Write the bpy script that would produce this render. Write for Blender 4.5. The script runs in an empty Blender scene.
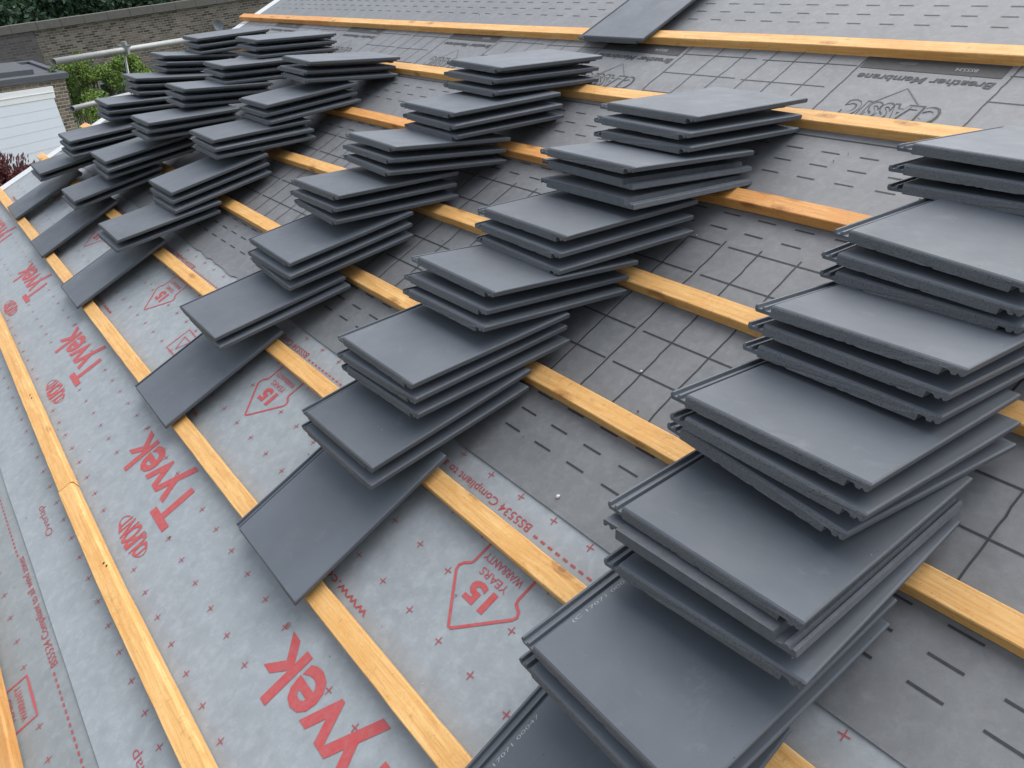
import bpy, bmesh, math, random
from mathutils import Matrix, Vector, noise

sc = bpy.context.scene
COL = sc.collection
rnd = random.Random(7)
PI = math.pi

# ------------------------------------------------------------------ camera
TH = math.radians(29.0)          # roof pitch
H0 = 3.0                         # height of the roof origin above the ground
ROOF = Matrix.Translation((0, 0, H0)) @ Matrix.Rotation(TH, 4, 'X')
FPX = 781.49
RC = Matrix(((0.608055, 0.69848, -0.377352), (0.35291, -0.663585, -0.659629), (-0.711143, 0.267919, -0.649996)))
CR = Vector((0.0, 0.80818, 1.17899))
cd = bpy.data.cameras.new('camera')
cam = bpy.data.objects.new('camera', cd); COL.objects.link(cam)
flip = Matrix(((1, 0, 0), (0, -1, 0), (0, 0, -1)))
cam_rot = (ROOF.to_3x3() @ RC.transposed() @ flip).to_4x4()
CW = ROOF @ CR
cam.matrix_world = Matrix.Translation(CW) @ cam_rot
cd.sensor_fit = 'HORIZONTAL'; cd.sensor_width = 36.0; cd.lens = 36.0 * FPX / 1024.0
cd.clip_start = 0.05; cd.clip_end = 2000
sc.camera = cam

# ------------------------------------------------------------------ sky and sun (bright overcast)
w = bpy.data.worlds.new('World'); sc.world = w; w.use_nodes = True
nt = w.node_tree; nt.nodes.clear()
out = nt.nodes.new('ShaderNodeOutputWorld'); bg = nt.nodes.new('ShaderNodeBackground')
sky = nt.nodes.new('ShaderNodeTexSky'); sky.sky_type = 'NISHITA'; sky.sun_disc = False
SUN_EL, SUN_AZ = math.radians(60), math.radians(350)      # azimuth clockwise from +Y
sky.sun_elevation = SUN_EL; sky.sun_rotation = SUN_AZ
sky.air_density = 1.0; sky.dust_density = 2.0; sky.ozone_density = 1.0
hs = nt.nodes.new('ShaderNodeHueSaturation'); hs.inputs['Saturation'].default_value = 0.40
nt.links.new(sky.outputs[0], hs.inputs['Color']); nt.links.new(hs.outputs[0], bg.inputs[0])
bg.inputs[1].default_value = 0.12
nt.links.new(bg.outputs[0], out.inputs[0])
sl = bpy.data.lights.new('sun', 'SUN'); sl.energy = 1.5; sl.angle = math.radians(80); sl.color = (1.0, 0.985, 0.96)
sun = bpy.data.objects.new('sun', sl); COL.objects.link(sun)
sdir = Vector((math.sin(SUN_AZ) * math.cos(SUN_EL), math.cos(SUN_AZ) * math.cos(SUN_EL), math.sin(SUN_EL)))
sun.rotation_euler = (-sdir).to_track_quat('-Z', 'Y').to_euler()
sun.location = (-10, -5, 20)
sc.view_settings.view_transform = 'Standard'; sc.view_settings.look = 'None'
sc.view_settings.gamma = 1.0; sc.view_settings.use_curve_mapping = False
sc.view_settings.exposure = 1.22
sc.render.engine = 'CYCLES'
sc.cycles.max_bounces = 6

# ------------------------------------------------------------------ helpers
def srgb(r, g, b):
    f = lambda c: (c / 255) / 12.92 if c / 255 <= 0.04045 else ((c / 255 + 0.055) / 1.055) ** 2.4
    return (f(r), f(g), f(b), 1)

class NT:
    def __init__(s, name):
        s.m = bpy.data.materials.new(name); s.m.use_nodes = True; s.t = s.m.node_tree; s.t.nodes.clear()
        s.o = s.n('OutputMaterial'); s.b = s.n('BsdfPrincipled'); s.l(s.b.outputs[0], s.o.inputs[0])
        s.tc = s.n('TexCoord')
    def n(s, k, **kw):
        x = s.t.nodes.new('ShaderNode' + k)
        for a, v in kw.items(): setattr(x, a, v)
        return x
    def l(s, a, b): s.t.links.new(a, b)
    def map(s, scale=(1, 1, 1), src='Object', rot=(0, 0, 0)):
        m = s.n('Mapping'); m.inputs['Scale'].default_value = scale; m.inputs['Rotation'].default_value = rot
        s.l(s.tc.outputs[src], m.inputs[0]); return m.outputs[0]
    def noise(s, vec, scale, detail=4, rough=0.6, dist=0):
        x = s.n('TexNoise'); x.inputs['Scale'].default_value = scale; x.inputs['Detail'].default_value = detail
        x.inputs['Roughness'].default_value = rough; x.inputs['Distortion'].default_value = dist
        s.l(vec, x.inputs['Vector']); return x.outputs['Fac']
    def ramp(s, fac, stops, interp='LINEAR'):
        x = s.n('ValToRGB'); x.color_ramp.interpolation = interp
        while len(x.color_ramp.elements) < len(stops): x.color_ramp.elements.new(0.5)
        for e, (p, c) in zip(x.color_ramp.elements, stops):
            e.position = p; e.color = c if hasattr(c, '__len__') else (c, c, c, 1)
        s.l(fac, x.inputs[0]); return x.outputs[0]
    def mix(s, fac, a, b, mode='MIX'):
        x = s.n('Mix', data_type='RGBA', blend_type=mode)
        for sock, v in ((x.inputs[0], fac), (x.inputs[6], a), (x.inputs[7], b)):
            if hasattr(v, 'is_output'): s.l(v, sock)
            else: sock.default_value = v
        return x.outputs[2]
    def math(s, op, a, b=0.0):
        x = s.n('Math', operation=op)
        for sock, v in ((x.inputs[0], a), (x.inputs[1], b)):
            if hasattr(v, 'is_output'): s.l(v, sock)
            else: sock.default_value = v
        return x.outputs[0]
    def bump(s, h, strength, dist, prev=None):
        x = s.n('Bump'); x.inputs['Strength'].default_value = strength; x.inputs['Distance'].default_value = dist
        s.l(h, x.inputs['Height'])
        if prev: s.l(prev, x.inputs['Normal'])
        return x.outputs[0]
    def set(s, color=None, rough=None, normal=None, spec=None, metal=None):
        for k, v in (('Base Color', color), ('Roughness', rough), ('Normal', normal), ('Specular IOR Level', spec), ('Metallic', metal)):
            if v is None: continue
            if hasattr(v, 'is_output'): s.l(v, s.b.inputs[k])
            else: s.b.inputs[k].default_value = v
        return s.m

def objrand(n):
    return n.n('ObjectInfo').outputs['Random']

# ------------------------------------------------------------------ materials
def mat_tile(name, rough_face=False):
    n = NT(name); v = n.map()
    rv = n.n('VectorMath', operation='ADD'); n.l(v, rv.inputs[0])
    comb = n.n('CombineXYZ'); r = objrand(n)
    for i in range(3): n.l(n.math('MULTIPLY', r, 37.0 + 11 * i), comb.inputs[i])
    n.l(comb.outputs[0], rv.inputs[1]); v = rv.outputs[0]
    big = n.noise(v, 5, 5, 0.6); fine = n.noise(v, 260, 3, 0.7)
    if rough_face:
        c = n.mix(fine, (0.072, 0.077, 0.086, 1), (0.165, 0.172, 0.186, 1))
        pit = n.noise(v, 420, 3, 0.8); pm = n.ramp(pit, [(0.36, 0.35), (0.44, 1.0)])
        c = n.mix(1.0, c, pm, 'MULTIPLY')
        b = n.bump(n.noise(v, 280, 5, 0.8), 0.9, 0.0011)
        return n.set(c, 0.75, b, 0.35)
    c = n.mix(n.ramp(big, [(0.3, 0.0), (0.7, 1.0)]), (0.084, 0.096, 0.111, 1), (0.104, 0.118, 0.135, 1))
    c = n.mix(n.math('MULTIPLY', fine, 0.22), c, (0.07, 0.076, 0.085, 1))
    dust = n.ramp(n.noise(v, 14, 6, 0.75, 0.6), [(0.58, 0.0), (0.78, 1.0)])
    c = n.mix(n.math('MULTIPLY', dust, 0.26), c, (0.25, 0.26, 0.27, 1))
    c = n.mix(1.0, c, n.ramp(objrand(n), [(0.0, 0.86), (1.0, 1.12)]), 'MULTIPLY')
    sm = n.ramp(n.noise(n.map((3, 22, 22)), 3.0, 5, 0.7, 1.5), [(0.60, 0.0), (0.72, 1.0)])
    c = n.mix(n.math('MULTIPLY', sm, 0.10), c, (0.22, 0.225, 0.23, 1))
    # tiny dark pits and pale scuffs
    vo = n.n('TexVoronoi'); vo.inputs['Scale'].default_value = 38; n.l(v, vo.inputs['Vector'])
    spot = n.math('MULTIPLY', n.math('LESS_THAN', vo.outputs['Distance'], 0.045), n.math('GREATER_THAN', n.noise(v, 9, 2), 0.55))
    c = n.mix(n.math('MULTIPLY', spot, 0.75), c, (0.02, 0.02, 0.022, 1))
    vo2 = n.n('TexVoronoi'); vo2.inputs['Scale'].default_value = 26; n.l(v, vo2.inputs['Vector'])
    sp2 = n.math('MULTIPLY', n.math('LESS_THAN', vo2.outputs['Distance'], 0.035), n.math('GREATER_THAN', n.noise(v, 7, 2), 0.6))
    c = n.mix(n.math('MULTIPLY', sp2, 0.5), c, (0.4, 0.4, 0.4, 1))
    rr = n.ramp(n.noise(v, 11, 5, 0.65), [(0.3, 0.52), (0.7, 0.68)])
    b = n.bump(fine, 0.35, 0.0004); b = n.bump(n.noise(v, 30, 3), 0.25, 0.0008, b)
    return n.set(c, rr, b, 0.36)
M_TILE = mat_tile('dark_grey_tile_finish'); M_TILE_EDGE = mat_tile('rough_cast_tile_edge', True)

def mat_tile_back():
    n = NT('pale_cast_tile_underside'); v = n.map()
    c = n.mix(n.noise(v, 60, 6, 0.8), (0.055, 0.062, 0.072, 1), (0.145, 0.155, 0.170, 1))
    return n.set(c, 0.85, n.bump(n.noise(v, 200, 5, 0.8), 0.8, 0.001), 0.3)
M_BACK = mat_tile_back()

def mat_wood(name, tint=(1, 1, 1)):
    n = NT(name); v0 = n.map()
    r = objrand(n); comb = n.n('CombineXYZ'); n.l(n.math('MULTIPLY', r, 31.0), comb.inputs[0]); n.l(n.math('MULTIPLY', r, 17.0), comb.inputs[1])
    ad = n.n('VectorMath', operation='ADD'); n.l(v0, ad.inputs[0]); n.l(comb.outputs[0], ad.inputs[1]); v = ad.outputs[0]
    mp = n.n('Mapping'); mp.inputs['Scale'].default_value = (1.6, 26, 26); n.l(v, mp.inputs[0])
    g = n.noise(mp.outputs[0], 4.0, 6, 0.62, 0.9)
    mp2 = n.n('Mapping'); mp2.inputs['Scale'].default_value = (3, 90, 90); n.l(v, mp2.inputs[0])
    g2 = n.noise(mp2.outputs[0], 3.0, 4, 0.6)
    t = lambda c: (c[0] * tint[0], c[1] * tint[1], c[2] * tint[2], 1)
    c = n.ramp(g, [(0.25, t((0.52, 0.250, 0.070))), (0.5, t((0.67, 0.385, 0.135))), (0.75, t((0.77, 0.505, 0.215)))])
    c = n.mix(n.ramp(g2, [(0.45, 0.0), (0.75, 0.35)]), c, t((0.48, 0.23, 0.07)))
    blot = n.ramp(n.noise(v, 6, 6, 0.75, 0.5), [(0.46, 0.0), (0.70, 0.75)])
    c = n.mix(blot, c, t((0.60, 0.29, 0.075)))
    # knots
    sp_ = n.n('SeparateXYZ'); n.l(v, sp_.inputs[0]); cb_ = n.n('CombineXYZ')
    wv = n.noise(v, 45, 3)
    n.l(n.math('ADD', n.math('MULTIPLY', sp_.outputs[0], 3.4), n.math('MULTIPLY', wv, 0.16)), cb_.inputs[0])
    n.l(n.math('ADD', n.math('MULTIPLY', n.math('ADD', sp_.outputs[1], sp_.outputs[2]), 9.0), n.math('MULTIPLY', wv, 0.10)), cb_.inputs[1])
    vo = n.n('TexVoronoi', voronoi_dimensions='2D'); vo.inputs['Scale'].default_value = 1.0; n.l(cb_.outputs[0], vo.inputs['Vector'])
    k = n.ramp(vo.outputs['Distance'], [(0.025, 1.0), (0.05, 0.5), (0.065, 0.7), (0.12, 0.0)])
    c = n.mix(n.math('MULTIPLY', k, 0.8), c, t((0.26, 0.10, 0.028)))
    dirt = n.ramp(n.noise(v, 44, 6, 0.85, 0.6), [(0.55, 0.0), (0.70, 0.6)])
    c = n.mix(dirt, c, t((0.27, 0.135, 0.05)))
    speck = n.ramp(n.noise(v, 170, 3, 0.7), [(0.62, 0.0), (0.72, 0.5)])
    c = n.mix(speck, c, t((0.22, 0.11, 0.045)))
    b = n.bump(g2, 0.5, 0.0008); b = n.bump(n.noise(v, 300, 3), 0.3, 0.0005, b)
    return n.set(c, 0.62, b, 0.35)
M_WOOD = mat_wood('sawn_softwood'); M_WOOD_RED = mat_wood('orange_treated_softwood', (0.92, 0.78, 0.68))
M_WOOD_OLD = mat_wood('sawn_softwood_dull', (0.80, 0.72, 0.66))

def mat_membrane(name, c0, c1, dirt, rough=0.55, spec=0.4):
    n = NT(name); v = n.map()
    a = n.noise(v, 7, 6, 0.65); b_ = n.noise(v, 34, 5, 0.7, 0.4); f_ = n.noise(v, 230, 3, 0.7)
    c = n.mix(n.ramp(a, [(0.3, 0.0), (0.7, 1.0)]), c0, c1)
    c = n.mix(n.ramp(b_, [(0.46, 0.0), (0.72, 0.6)]), c, tuple(min(1, x * 1.28) for x in c1[:3]) + (1,))
    c = n.mix(n.ramp(n.noise(v, 19, 6, 0.75), [(0.50, 0.0), (0.72, 0.5)]), c, dirt)
    c = n.mix(n.math('MULTIPLY', f_, 0.30), c, dirt)
    foot = n.ramp(n.noise(v, 2.4, 6, 0.72, 0.8), [(0.55, 0.0), (0.70, 0.35)])
    c = n.mix(foot, c, dirt)
    dirt2 = n.ramp(n.noise(v, 90, 4, 0.8), [(0.70, 0.0), (0.78, 0.6)])
    c = n.mix(dirt2, c, tuple(x * 0.45 for x in dirt[:3]) + (1,))
    h = n.bump(n.noise(v, 26, 4, 0.55, 1.0), 0.2, 0.0018)
    h = n.bump(n.noise(v, 7, 3, 0.5, 0.8), 0.16, 0.007, h)
    h = n.bump(f_, 0.3, 0.0006, h)
    return n.set(c, rough, h, spec)
M_TYV = mat_membrane('pale_grey_membrane', (0.240, 0.262, 0.276, 1), (0.285, 0.308, 0.322, 1), (0.185, 0.202, 0.210, 1))
M_TYV2 = mat_membrane('pale_grey_membrane_lower_sheet', (0.200, 0.220, 0.222, 1), (0.232, 0.252, 0.255, 1), (0.155, 0.170, 0.172, 1))
M_DARK = mat_membrane('mid_grey_membrane', (0.124, 0.129, 0.134, 1), (0.166, 0.172, 0.179, 1), (0.094, 0.097, 0.101, 1), 0.6, 0.6)

def mat_ink(name, col, worn=0.25):
    n = NT(name); v = n.map()
    k = n.ramp(n.noise(v, 70, 5, 0.7), [(0.35, 0.0), (0.75, 1.0)])
    c = n.mix(n.math('MULTIPLY', k, worn), col, (0.26, 0.27, 0.28, 1))
    return n.set(c, 0.6, None, 0.3)
M_RED = mat_ink('red_print', (0.41, 0.058, 0.058, 1)); M_REDTHIN = mat_ink('faded_red_print', (0.33, 0.062, 0.066, 1), 0.12)
M_INK = mat_ink('black_print', (0.026, 0.027, 0.03, 1), 0.08); M_INKFAINT = mat_ink('faded_black_print', (0.075, 0.077, 0.08, 1), 0.15)
M_BAR = mat_ink('dark_grey_print', (0.034, 0.034, 0.034, 1), 0.08); M_PALEINK = mat_ink('unprinted_pale_lettering', (0.30, 0.31, 0.32, 1), 0.1)
M_GREYINK = mat_ink('unprinted_grey_lettering', (0.16, 0.165, 0.165, 1), 0.1)

def mat_simple(name, col, rough=0.6, metal=0.0, var=0.25, scale=20, spec=0.4, bump=0.002):
    n = NT(name); v = n.map()
    c = n.mix(n.noise(v, scale, 5, 0.7), tuple(x * (1 - var) for x in col[:3]) + (1,), tuple(min(1, x * (1 + var)) for x in col[:3]) + (1,))
    return n.set(c, rough, n.bump(n.noise(v, scale * 4, 4), 0.3, bump), spec, metal)
M_WHITE = mat_simple('white_board', (0.55, 0.56, 0.56), 0.5, 0, 0.08, 9)
M_GALV = mat_simple('galvanised_steel', (0.25, 0.26, 0.25), 0.48, 0.35, 0.22, 16)
M_NAIL = mat_simple('nail_steel', (0.05, 0.05, 0.055), 0.5, 0.6)
M_FELT = mat_simple('roofing_felt', (0.045, 0.050, 0.060), 0.7, 0, 0.25, 3)
M_DOOR = mat_simple('white_door_paint', (0.40, 0.435, 0.47), 0.45, 0, 0.05, 2)
M_STONE = mat_simple('weathered_stone', (0.135, 0.125, 0.112), 0.9, 0, 0.35, 6)
M_BARK = mat_simple('bark', (0.09, 0.07, 0.05), 0.9, 0, 0.3, 20)
M_GRASS = mat_simple('grass_and_paving', (0.07, 0.085, 0.045), 0.95, 0, 0.5, 0.8)
M_RENDER = mat_simple('grey_render', (0.30, 0.29, 0.27), 0.9, 0, 0.1, 4)

def mat_brick(name, c1, c2, mortar, sz=1.0):
    n = NT(name); v = n.map()
    sep = n.n('SeparateXYZ'); n.l(v, sep.inputs[0]); cb = n.n('CombineXYZ')
    n.l(sep.outputs[0], cb.inputs[0]); n.l(sep.outputs[2], cb.inputs[1])
    bt = n.n('TexBrick'); n.l(cb.outputs[0], bt.inputs['Vector'])
    bt.inputs['Scale'].default_value = 1.0; bt.inputs['Brick Width'].default_value = 0.235 * sz; bt.inputs['Row Height'].default_value = 0.08 * sz
    bt.inputs['Mortar Size'].default_value = 0.010 * sz; bt.inputs['Mortar Smooth'].default_value = 0.1; bt.inputs['Bias'].default_value = -0.1
    bt.inputs['Color1'].default_value = c1; bt.inputs['Color2'].default_value = c2; bt.inputs['Mortar'].default_value = mortar
    c = n.mix(n.ramp(n.noise(v, 3, 5, 0.7), [(0.35, 0.0), (0.7, 0.45)]), bt.outputs[0], (c1[0] * 0.5, c1[1] * 0.5, c1[2] * 0.5, 1))
    return n.set(c, 0.9, n.bump(bt.outputs['Fac'], 0.8, -0.01), 0.2)
M_BRICK_FAR = mat_brick('weathered_brown_brick', (0.235, 0.200, 0.165, 1), (0.022, 0.020, 0.020, 1), (0.31, 0.28, 0.235, 1), 1.12)
M_BRICK_PLAIN = mat_brick('dark_plain_brick', (0.14, 0.128, 0.125, 1), (0.08, 0.075, 0.075, 1), (0.16, 0.15, 0.145, 1), 1.25)  # darker brick of more even tone, for the wall end and garage side
M_BRICK_GAR = mat_brick('buff_brown_brick', (0.17, 0.135, 0.10, 1), (0.03, 0.027, 0.025, 1), (0.30, 0.28, 0.24, 1), 1.0)
M_BRICK_HOUSE = mat_brick('red_brick', (0.26, 0.12, 0.08, 1), (0.16, 0.08, 0.06, 1), (0.35, 0.33, 0.3, 1))

def mat_leaf(name, a, b, c3):
    n = NT(name); v = n.map()
    g = n.n('NewGeometry')
    c = n.ramp(g.outputs['Random Per Island'], [(0.0, a), (0.5, b), (1.0, c3)])
    return n.set(c, 0.6, None, 0.3)
M_LEAF_DARK = mat_leaf('dark_leaves', (0.022, 0.050, 0.034, 1), (0.045, 0.090, 0.052, 1), (0.08, 0.14, 0.07, 1))
M_LEAF_MID = mat_leaf('mid_leaves', (0.035, 0.080, 0.018, 1), (0.11, 0.19, 0.030, 1), (0.26, 0.35, 0.06, 1))
M_LEAF_RED = mat_leaf('dark_red_leaves', (0.07, 0.02, 0.022, 1), (0.15, 0.04, 0.04, 1), (0.27, 0.09, 0.08, 1))

# ------------------------------------------------------------------ object helpers
def thing(name, label, cat, mat4=None, group=None):
    o = bpy.data.objects.new(name, None); COL.objects.link(o); o.empty_display_size = 0.1
    if mat4 is not None: o.matrix_world = mat4
    o['label'] = label; o['category'] = cat; o['kind'] = 'thing'
    if group: o['group'] = group
    return o
def mesh_of(name, verts, faces, mats, mi=None, smooth=False):
    me = bpy.data.meshes.new(name); me.from_pydata([tuple(v) for v in verts], [], faces)
    for m in mats: me.materials.append(m)
    if mi: me.polygons.foreach_set('material_index', mi)
    if smooth: me.polygons.foreach_set('use_smooth', [True] * len(me.polygons))
    me.update(); return me
def part(name, me, parent=None, mat4=None, label=None):
    o = bpy.data.objects.new(name, me); COL.objects.link(o)
    if parent is not None: o.parent = parent
    if mat4 is not None:
        if parent is None: o.matrix_world = mat4
        else: o.matrix_local = mat4
    if label: o['label'] = label
    return o
class MB:
    """collects polygons into one mesh"""
    def __init__(s): s.v = []; s.f = []; s.mi = []
    def add(s, vs, fs, mi=0):
        k = len(s.v); s.v += [tuple(v) for v in vs]; s.f += [[i + k for i in f] for f in fs]; s.mi += [mi] * len(fs)
    def box(s, a, b, mi=0, tf=None):
        (x0, y0, z0), (x1, y1, z1) = a, b
        vs = [Vector((x, y, z)) for x in (x0, x1) for y in (y0, y1) for z in (z0, z1)]
        if tf: vs = [tf @ v for v in vs]
        s.add(vs, [(0, 1, 3, 2), (4, 6, 7, 5), (0, 4, 5, 1), (2, 3, 7, 6), (0, 2, 6, 4), (1, 5, 7, 3)], mi)
    def tube(s, p0, p1, r, n=14, mi=0):
        p0, p1 = Vector(p0), Vector(p1); d = (p1 - p0).normalized(); a = d.orthogonal().normalized(); b = d.cross(a)
        ring = lambda p, rr: [p + (a * math.cos(2 * PI * i / n) + b * math.sin(2 * PI * i / n)) * rr for i in range(n)]
        vs = ring(p0, r) + ring(p1, r) + ring(p1, r * 0.86) + ring(p0, r * 0.86)
        fs = [(i, (i + 1) % n, n + (i + 1) % n, n + i) for i in range(n)]
        fs += [(n + i, n + (i + 1) % n, 2 * n + (i + 1) % n, 2 * n + i) for i in range(n)]
        fs += [(2 * n + i, 2 * n + (i + 1) % n, 3 * n + (i + 1) % n, 3 * n + i) for i in range(n)]
        fs += [(3 * n + i, 3 * n + (i + 1) % n, (i + 1) % n, i) for i in range(n)]
        s.add(vs, fs, mi)
    def mesh(s, name, mats, smooth=False): return mesh_of(name, s.v, s.f, mats, s.mi, smooth)
def pix(u, v, depth):
    """world point seen at a pixel at a given depth (used to survey where background things stand)"""
    d = ROOF.to_3x3() @ (RC.transposed() @ Vector(((u - 512) / FPX, (v - 384) / FPX, 1.0)))
    return CW + d * depth
def pixz(u, v, z):
    d = pix(u, v, 1.0) - CW
    return CW + d * ((z - CW.z) / d.z)

# ------------------------------------------------------------------ ground
gm = MB(); gm.add([(-400, -400, 0), (400, -400, 0), (400, 400, 0), (-400, 400, 0)], [(0, 1, 2, 3)])
g = part('ground', gm.mesh('ground', [M_GRASS])); g['kind'] = 'structure'

# ------------------------------------------------------------------ the house that carries the roof
X0, X1, YE, YR = -5.99, 4.6, -0.95, 4.7
def R(x, y, z): return ROOF @ Vector((x, y, z))
house = thing('house', 'brick house under the half tiled roof with white verge board', 'house', Matrix.Translation((0, 0, 0)))
zr = R(0, YR, 0); ze = R(0, YE, 0)
hm = MB()
yb = 2 * zr.y - ze.y
hm.add([(X0 + .12, ze.y + .3, 0), (X0 + .12, yb - .3, 0), (X0 + .12, yb - .3, ze.z - .12), (X0 + .12, zr.y, zr.z - .2), (X0 + .12, ze.y + .3, ze.z - .12)], [(0, 1, 2, 3, 4)])
hm.add([(X1 - .12, ze.y + .3, 0), (X1 - .12, yb - .3, 0), (X1 - .12, yb - .3, ze.z - .12), (X1 - .12, zr.y, zr.z - .2), (X1 - .12, ze.y + .3, ze.z - .12)], [(4, 3, 2, 1, 0)])
hm.add([(X0 + .12, ze.y + .3, 0), (X1 - .12, ze.y + .3, 0), (X1 - .12, ze.y + .3, ze.z - .1), (X0 + .12, ze.y + .3, ze.z - .1)], [(0, 1, 2, 3)])
hm.add([(X0 + .12, yb - .3, 0), (X1 - .12, yb - .3, 0), (X1 - .12, yb - .3, ze.z - .1), (X0 + .12, yb - .3, ze.z - .1)], [(3, 2, 1, 0)])
part('wall', hm.mesh('wall', [M_BRICK_HOUSE]), house)
dk = MB(); dk.box((X0, YE, -0.16), (X1, YR, -0.037), 0, ROOF)
part('roof_deck', dk.mesh('roof_deck', [M_WOOD_OLD]), house)
bk = MB(); T2 = Matrix.Translation(zr) @ Matrix.Rotation(-TH, 4, 'X')
bk.box((X0, 0.02, -0.16), (X1, (YR - YE), -0.03), 0, T2); part('rear_roof_slope', bk.mesh('rear_roof', [M_TILE]), house)
fb = MB(); fb.box((X0 - .02, YE - .03, -0.24), (X1, YE - .005, -0.04), 0, ROOF); part('fascia_board', fb.mesh('fascia', [M_WHITE]), house)
vb = MB(); vb.box((-6.115, YE - .03, -0.047), (-5.995, YR, -0.028), 0, ROOF)
vb.box((-6.105, YE - .03, -0.20), (-6.08, YR, -0.049), 0, ROOF)
part('verge_board', vb.mesh('verge_board', [M_WHITE]), house)

# ------------------------------------------------------------------ membranes
def hgt(x, y):
    return 0.0013 * noise.noise(Vector((x * 2.3, y * 2.7, 0.0))) - 0.0013
def sheet(name, label, xa, xb, ya, yb, z, mat, edge=0.0, seed=0):
    nx = int((xb - xa) / 0.045); ny = max(4, int((yb - ya) / 0.06)); vs = []; fs = []
    for j in range(ny + 1):
        for i in range(nx + 1):
            x = xa + (xb - xa) * i / nx; y = ya + (yb - ya) * j / ny
            if j == 0 and edge:
                y += edge * noise.noise(Vector((x * 3, seed, 0)))
                if x < -2.55 and seed == 2: y += 0.010 + 0.018 * noise.noise(Vector((x * 9, seed, 3))) + 0.010 * noise.noise(Vector((x * 26, seed, 5)))
            lift = 0.0008 if j == 0 else 0
            vs.append((x, y, z + hgt(x, y) + lift))
    for j in range(ny):
        for i in range(nx):
            a = j * (nx + 1) + i; fs.append((a, a + 1, a + nx + 2, a + nx + 1))
    root = thing(name, label, 'roof membrane', ROOF @ Matrix.Translation((0, 0, 0)))
    me = mesh_of(name, vs, fs, [mat], None, True)
    part('sheet', me, root)
    return root
mem0 = sheet('roofing_membrane', 'pale grey lettered membrane strip lowest on the roof, beside the eaves', -6.0, 4.5, -0.93, 0.20, -0.0345, M_TYV2)
mem1 = sheet('roofing_membrane', 'wide pale grey membrane with big red lettering under the lowest tiles', -6.0, 4.5, 0.141, 1.22, -0.0315, M_TYV, 0.004, 1)
mem2 = sheet('roofing_membrane', 'darker grey membrane with black grid lines across the middle of the roof', -6.0, 4.5, 1.114, 2.16, -0.0285, M_DARK, 0.004, 2)
mem3 = sheet('roofing_membrane', 'grey membrane printed with a house emblem, highest on the roof', -6.0, 4.5, 2.088, 4.68, -0.0255, M_DARK, 0.002, 3)

class Ink:
    def __init__(s, z): s.m = MB(); s.z = z
    def P(s, x, y, up=0.0): return (x, y, s.z + 0.0011 + up + hgt(x, y))
    def poly(s, pts, mi, up=0.0): s.m.add([s.P(x, y, up) for x, y in pts], [list(range(len(pts)))], mi)
    def line(s, pts, wd, mi, up=0.0, step=0.04):
        """polyline with mitred joints"""
        q = []
        for (a, b) in zip(pts[:-1], pts[1:]):
            L = math.hypot(b[0] - a[0], b[1] - a[1]); k = max(1, int(L / step))
            q += [(a[0] + (b[0] - a[0]) * i / k, a[1] + (b[1] - a[1]) * i / k) for i in range(k)]
        q.append(pts[-1]); n = len(q); vs = []
        for i in range(n):
            a = q[max(0, i - 1)]; b = q[min(n - 1, i + 1)]
            if pts[0] == pts[-1] and i in (0, n - 1): a, b = q[-2], q[1]
            dx, dy = b[0] - a[0], b[1] - a[1]; l = math.hypot(dx, dy) or 1
            nx_, ny_ = -dy / l * wd / 2, dx / l * wd / 2
            vs += [s.P(q[i][0] + nx_, q[i][1] + ny_, up), s.P(q[i][0] - nx_, q[i][1] - ny_, up)]
        s.m.add(vs, [(2 * i + 1, 2 * i + 3, 2 * i + 2, 2 * i) for i in range(n - 1)], mi)
    def hbar(s, x0, x1, y, wd, mi): s.line([(x0, y), (x1, y)], wd, mi, 0.0, 0.05)
    def text(s, body, x0, yb, width, height, mi, bold=0.0, shear=0.0, up=0.0, space=1.0):
        """lettering read from the ridge: runs towards -x, letters stand towards -y"""
        tv, tf, (w_, h_) = glyphs(body, bold, shear, space)
        s.m.add([s.P(x0 - vx * width / w_, yb - vy * height / h_, up) for vx, vy in tv], tf, mi)
_gc = {}
def glyphs(body, bold, shear, space):
    key = (body, bold, shear, space)
    if key in _gc: return _gc[key]
    cu = bpy.data.curves.new('t', 'FONT'); cu.body = body; cu.size = 1.0; cu.offset = bold; cu.shear = shear; cu.space_character = space
    cu.fill_mode = 'FRONT' if hasattr(cu, 'fill_mode') else cu.fill_mode; cu.resolution_u = 3
    o = bpy.data.objects.new('t', cu); COL.objects.link(o)
    dg = bpy.context.evaluated_depsgraph_get(); me = o.evaluated_get(dg).to_mesh()
    vs = [(v.co.x, v.co.y) for v in me.vertices]; fs = [list(p.vertices) for p in me.polygons]
    o.evaluated_get(dg).to_mesh_clear(); bpy.data.objects.remove(o); bpy.data.curves.remove(cu)
    xs = [v[0] for v in vs]; x0, x1 = min(xs), max(xs)
    _gc[key] = ([(x - x0, y) for x, y in vs], fs, (x1 - x0, 0.70))       # 0.70 = height of a capital
    return _gc[key]

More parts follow.
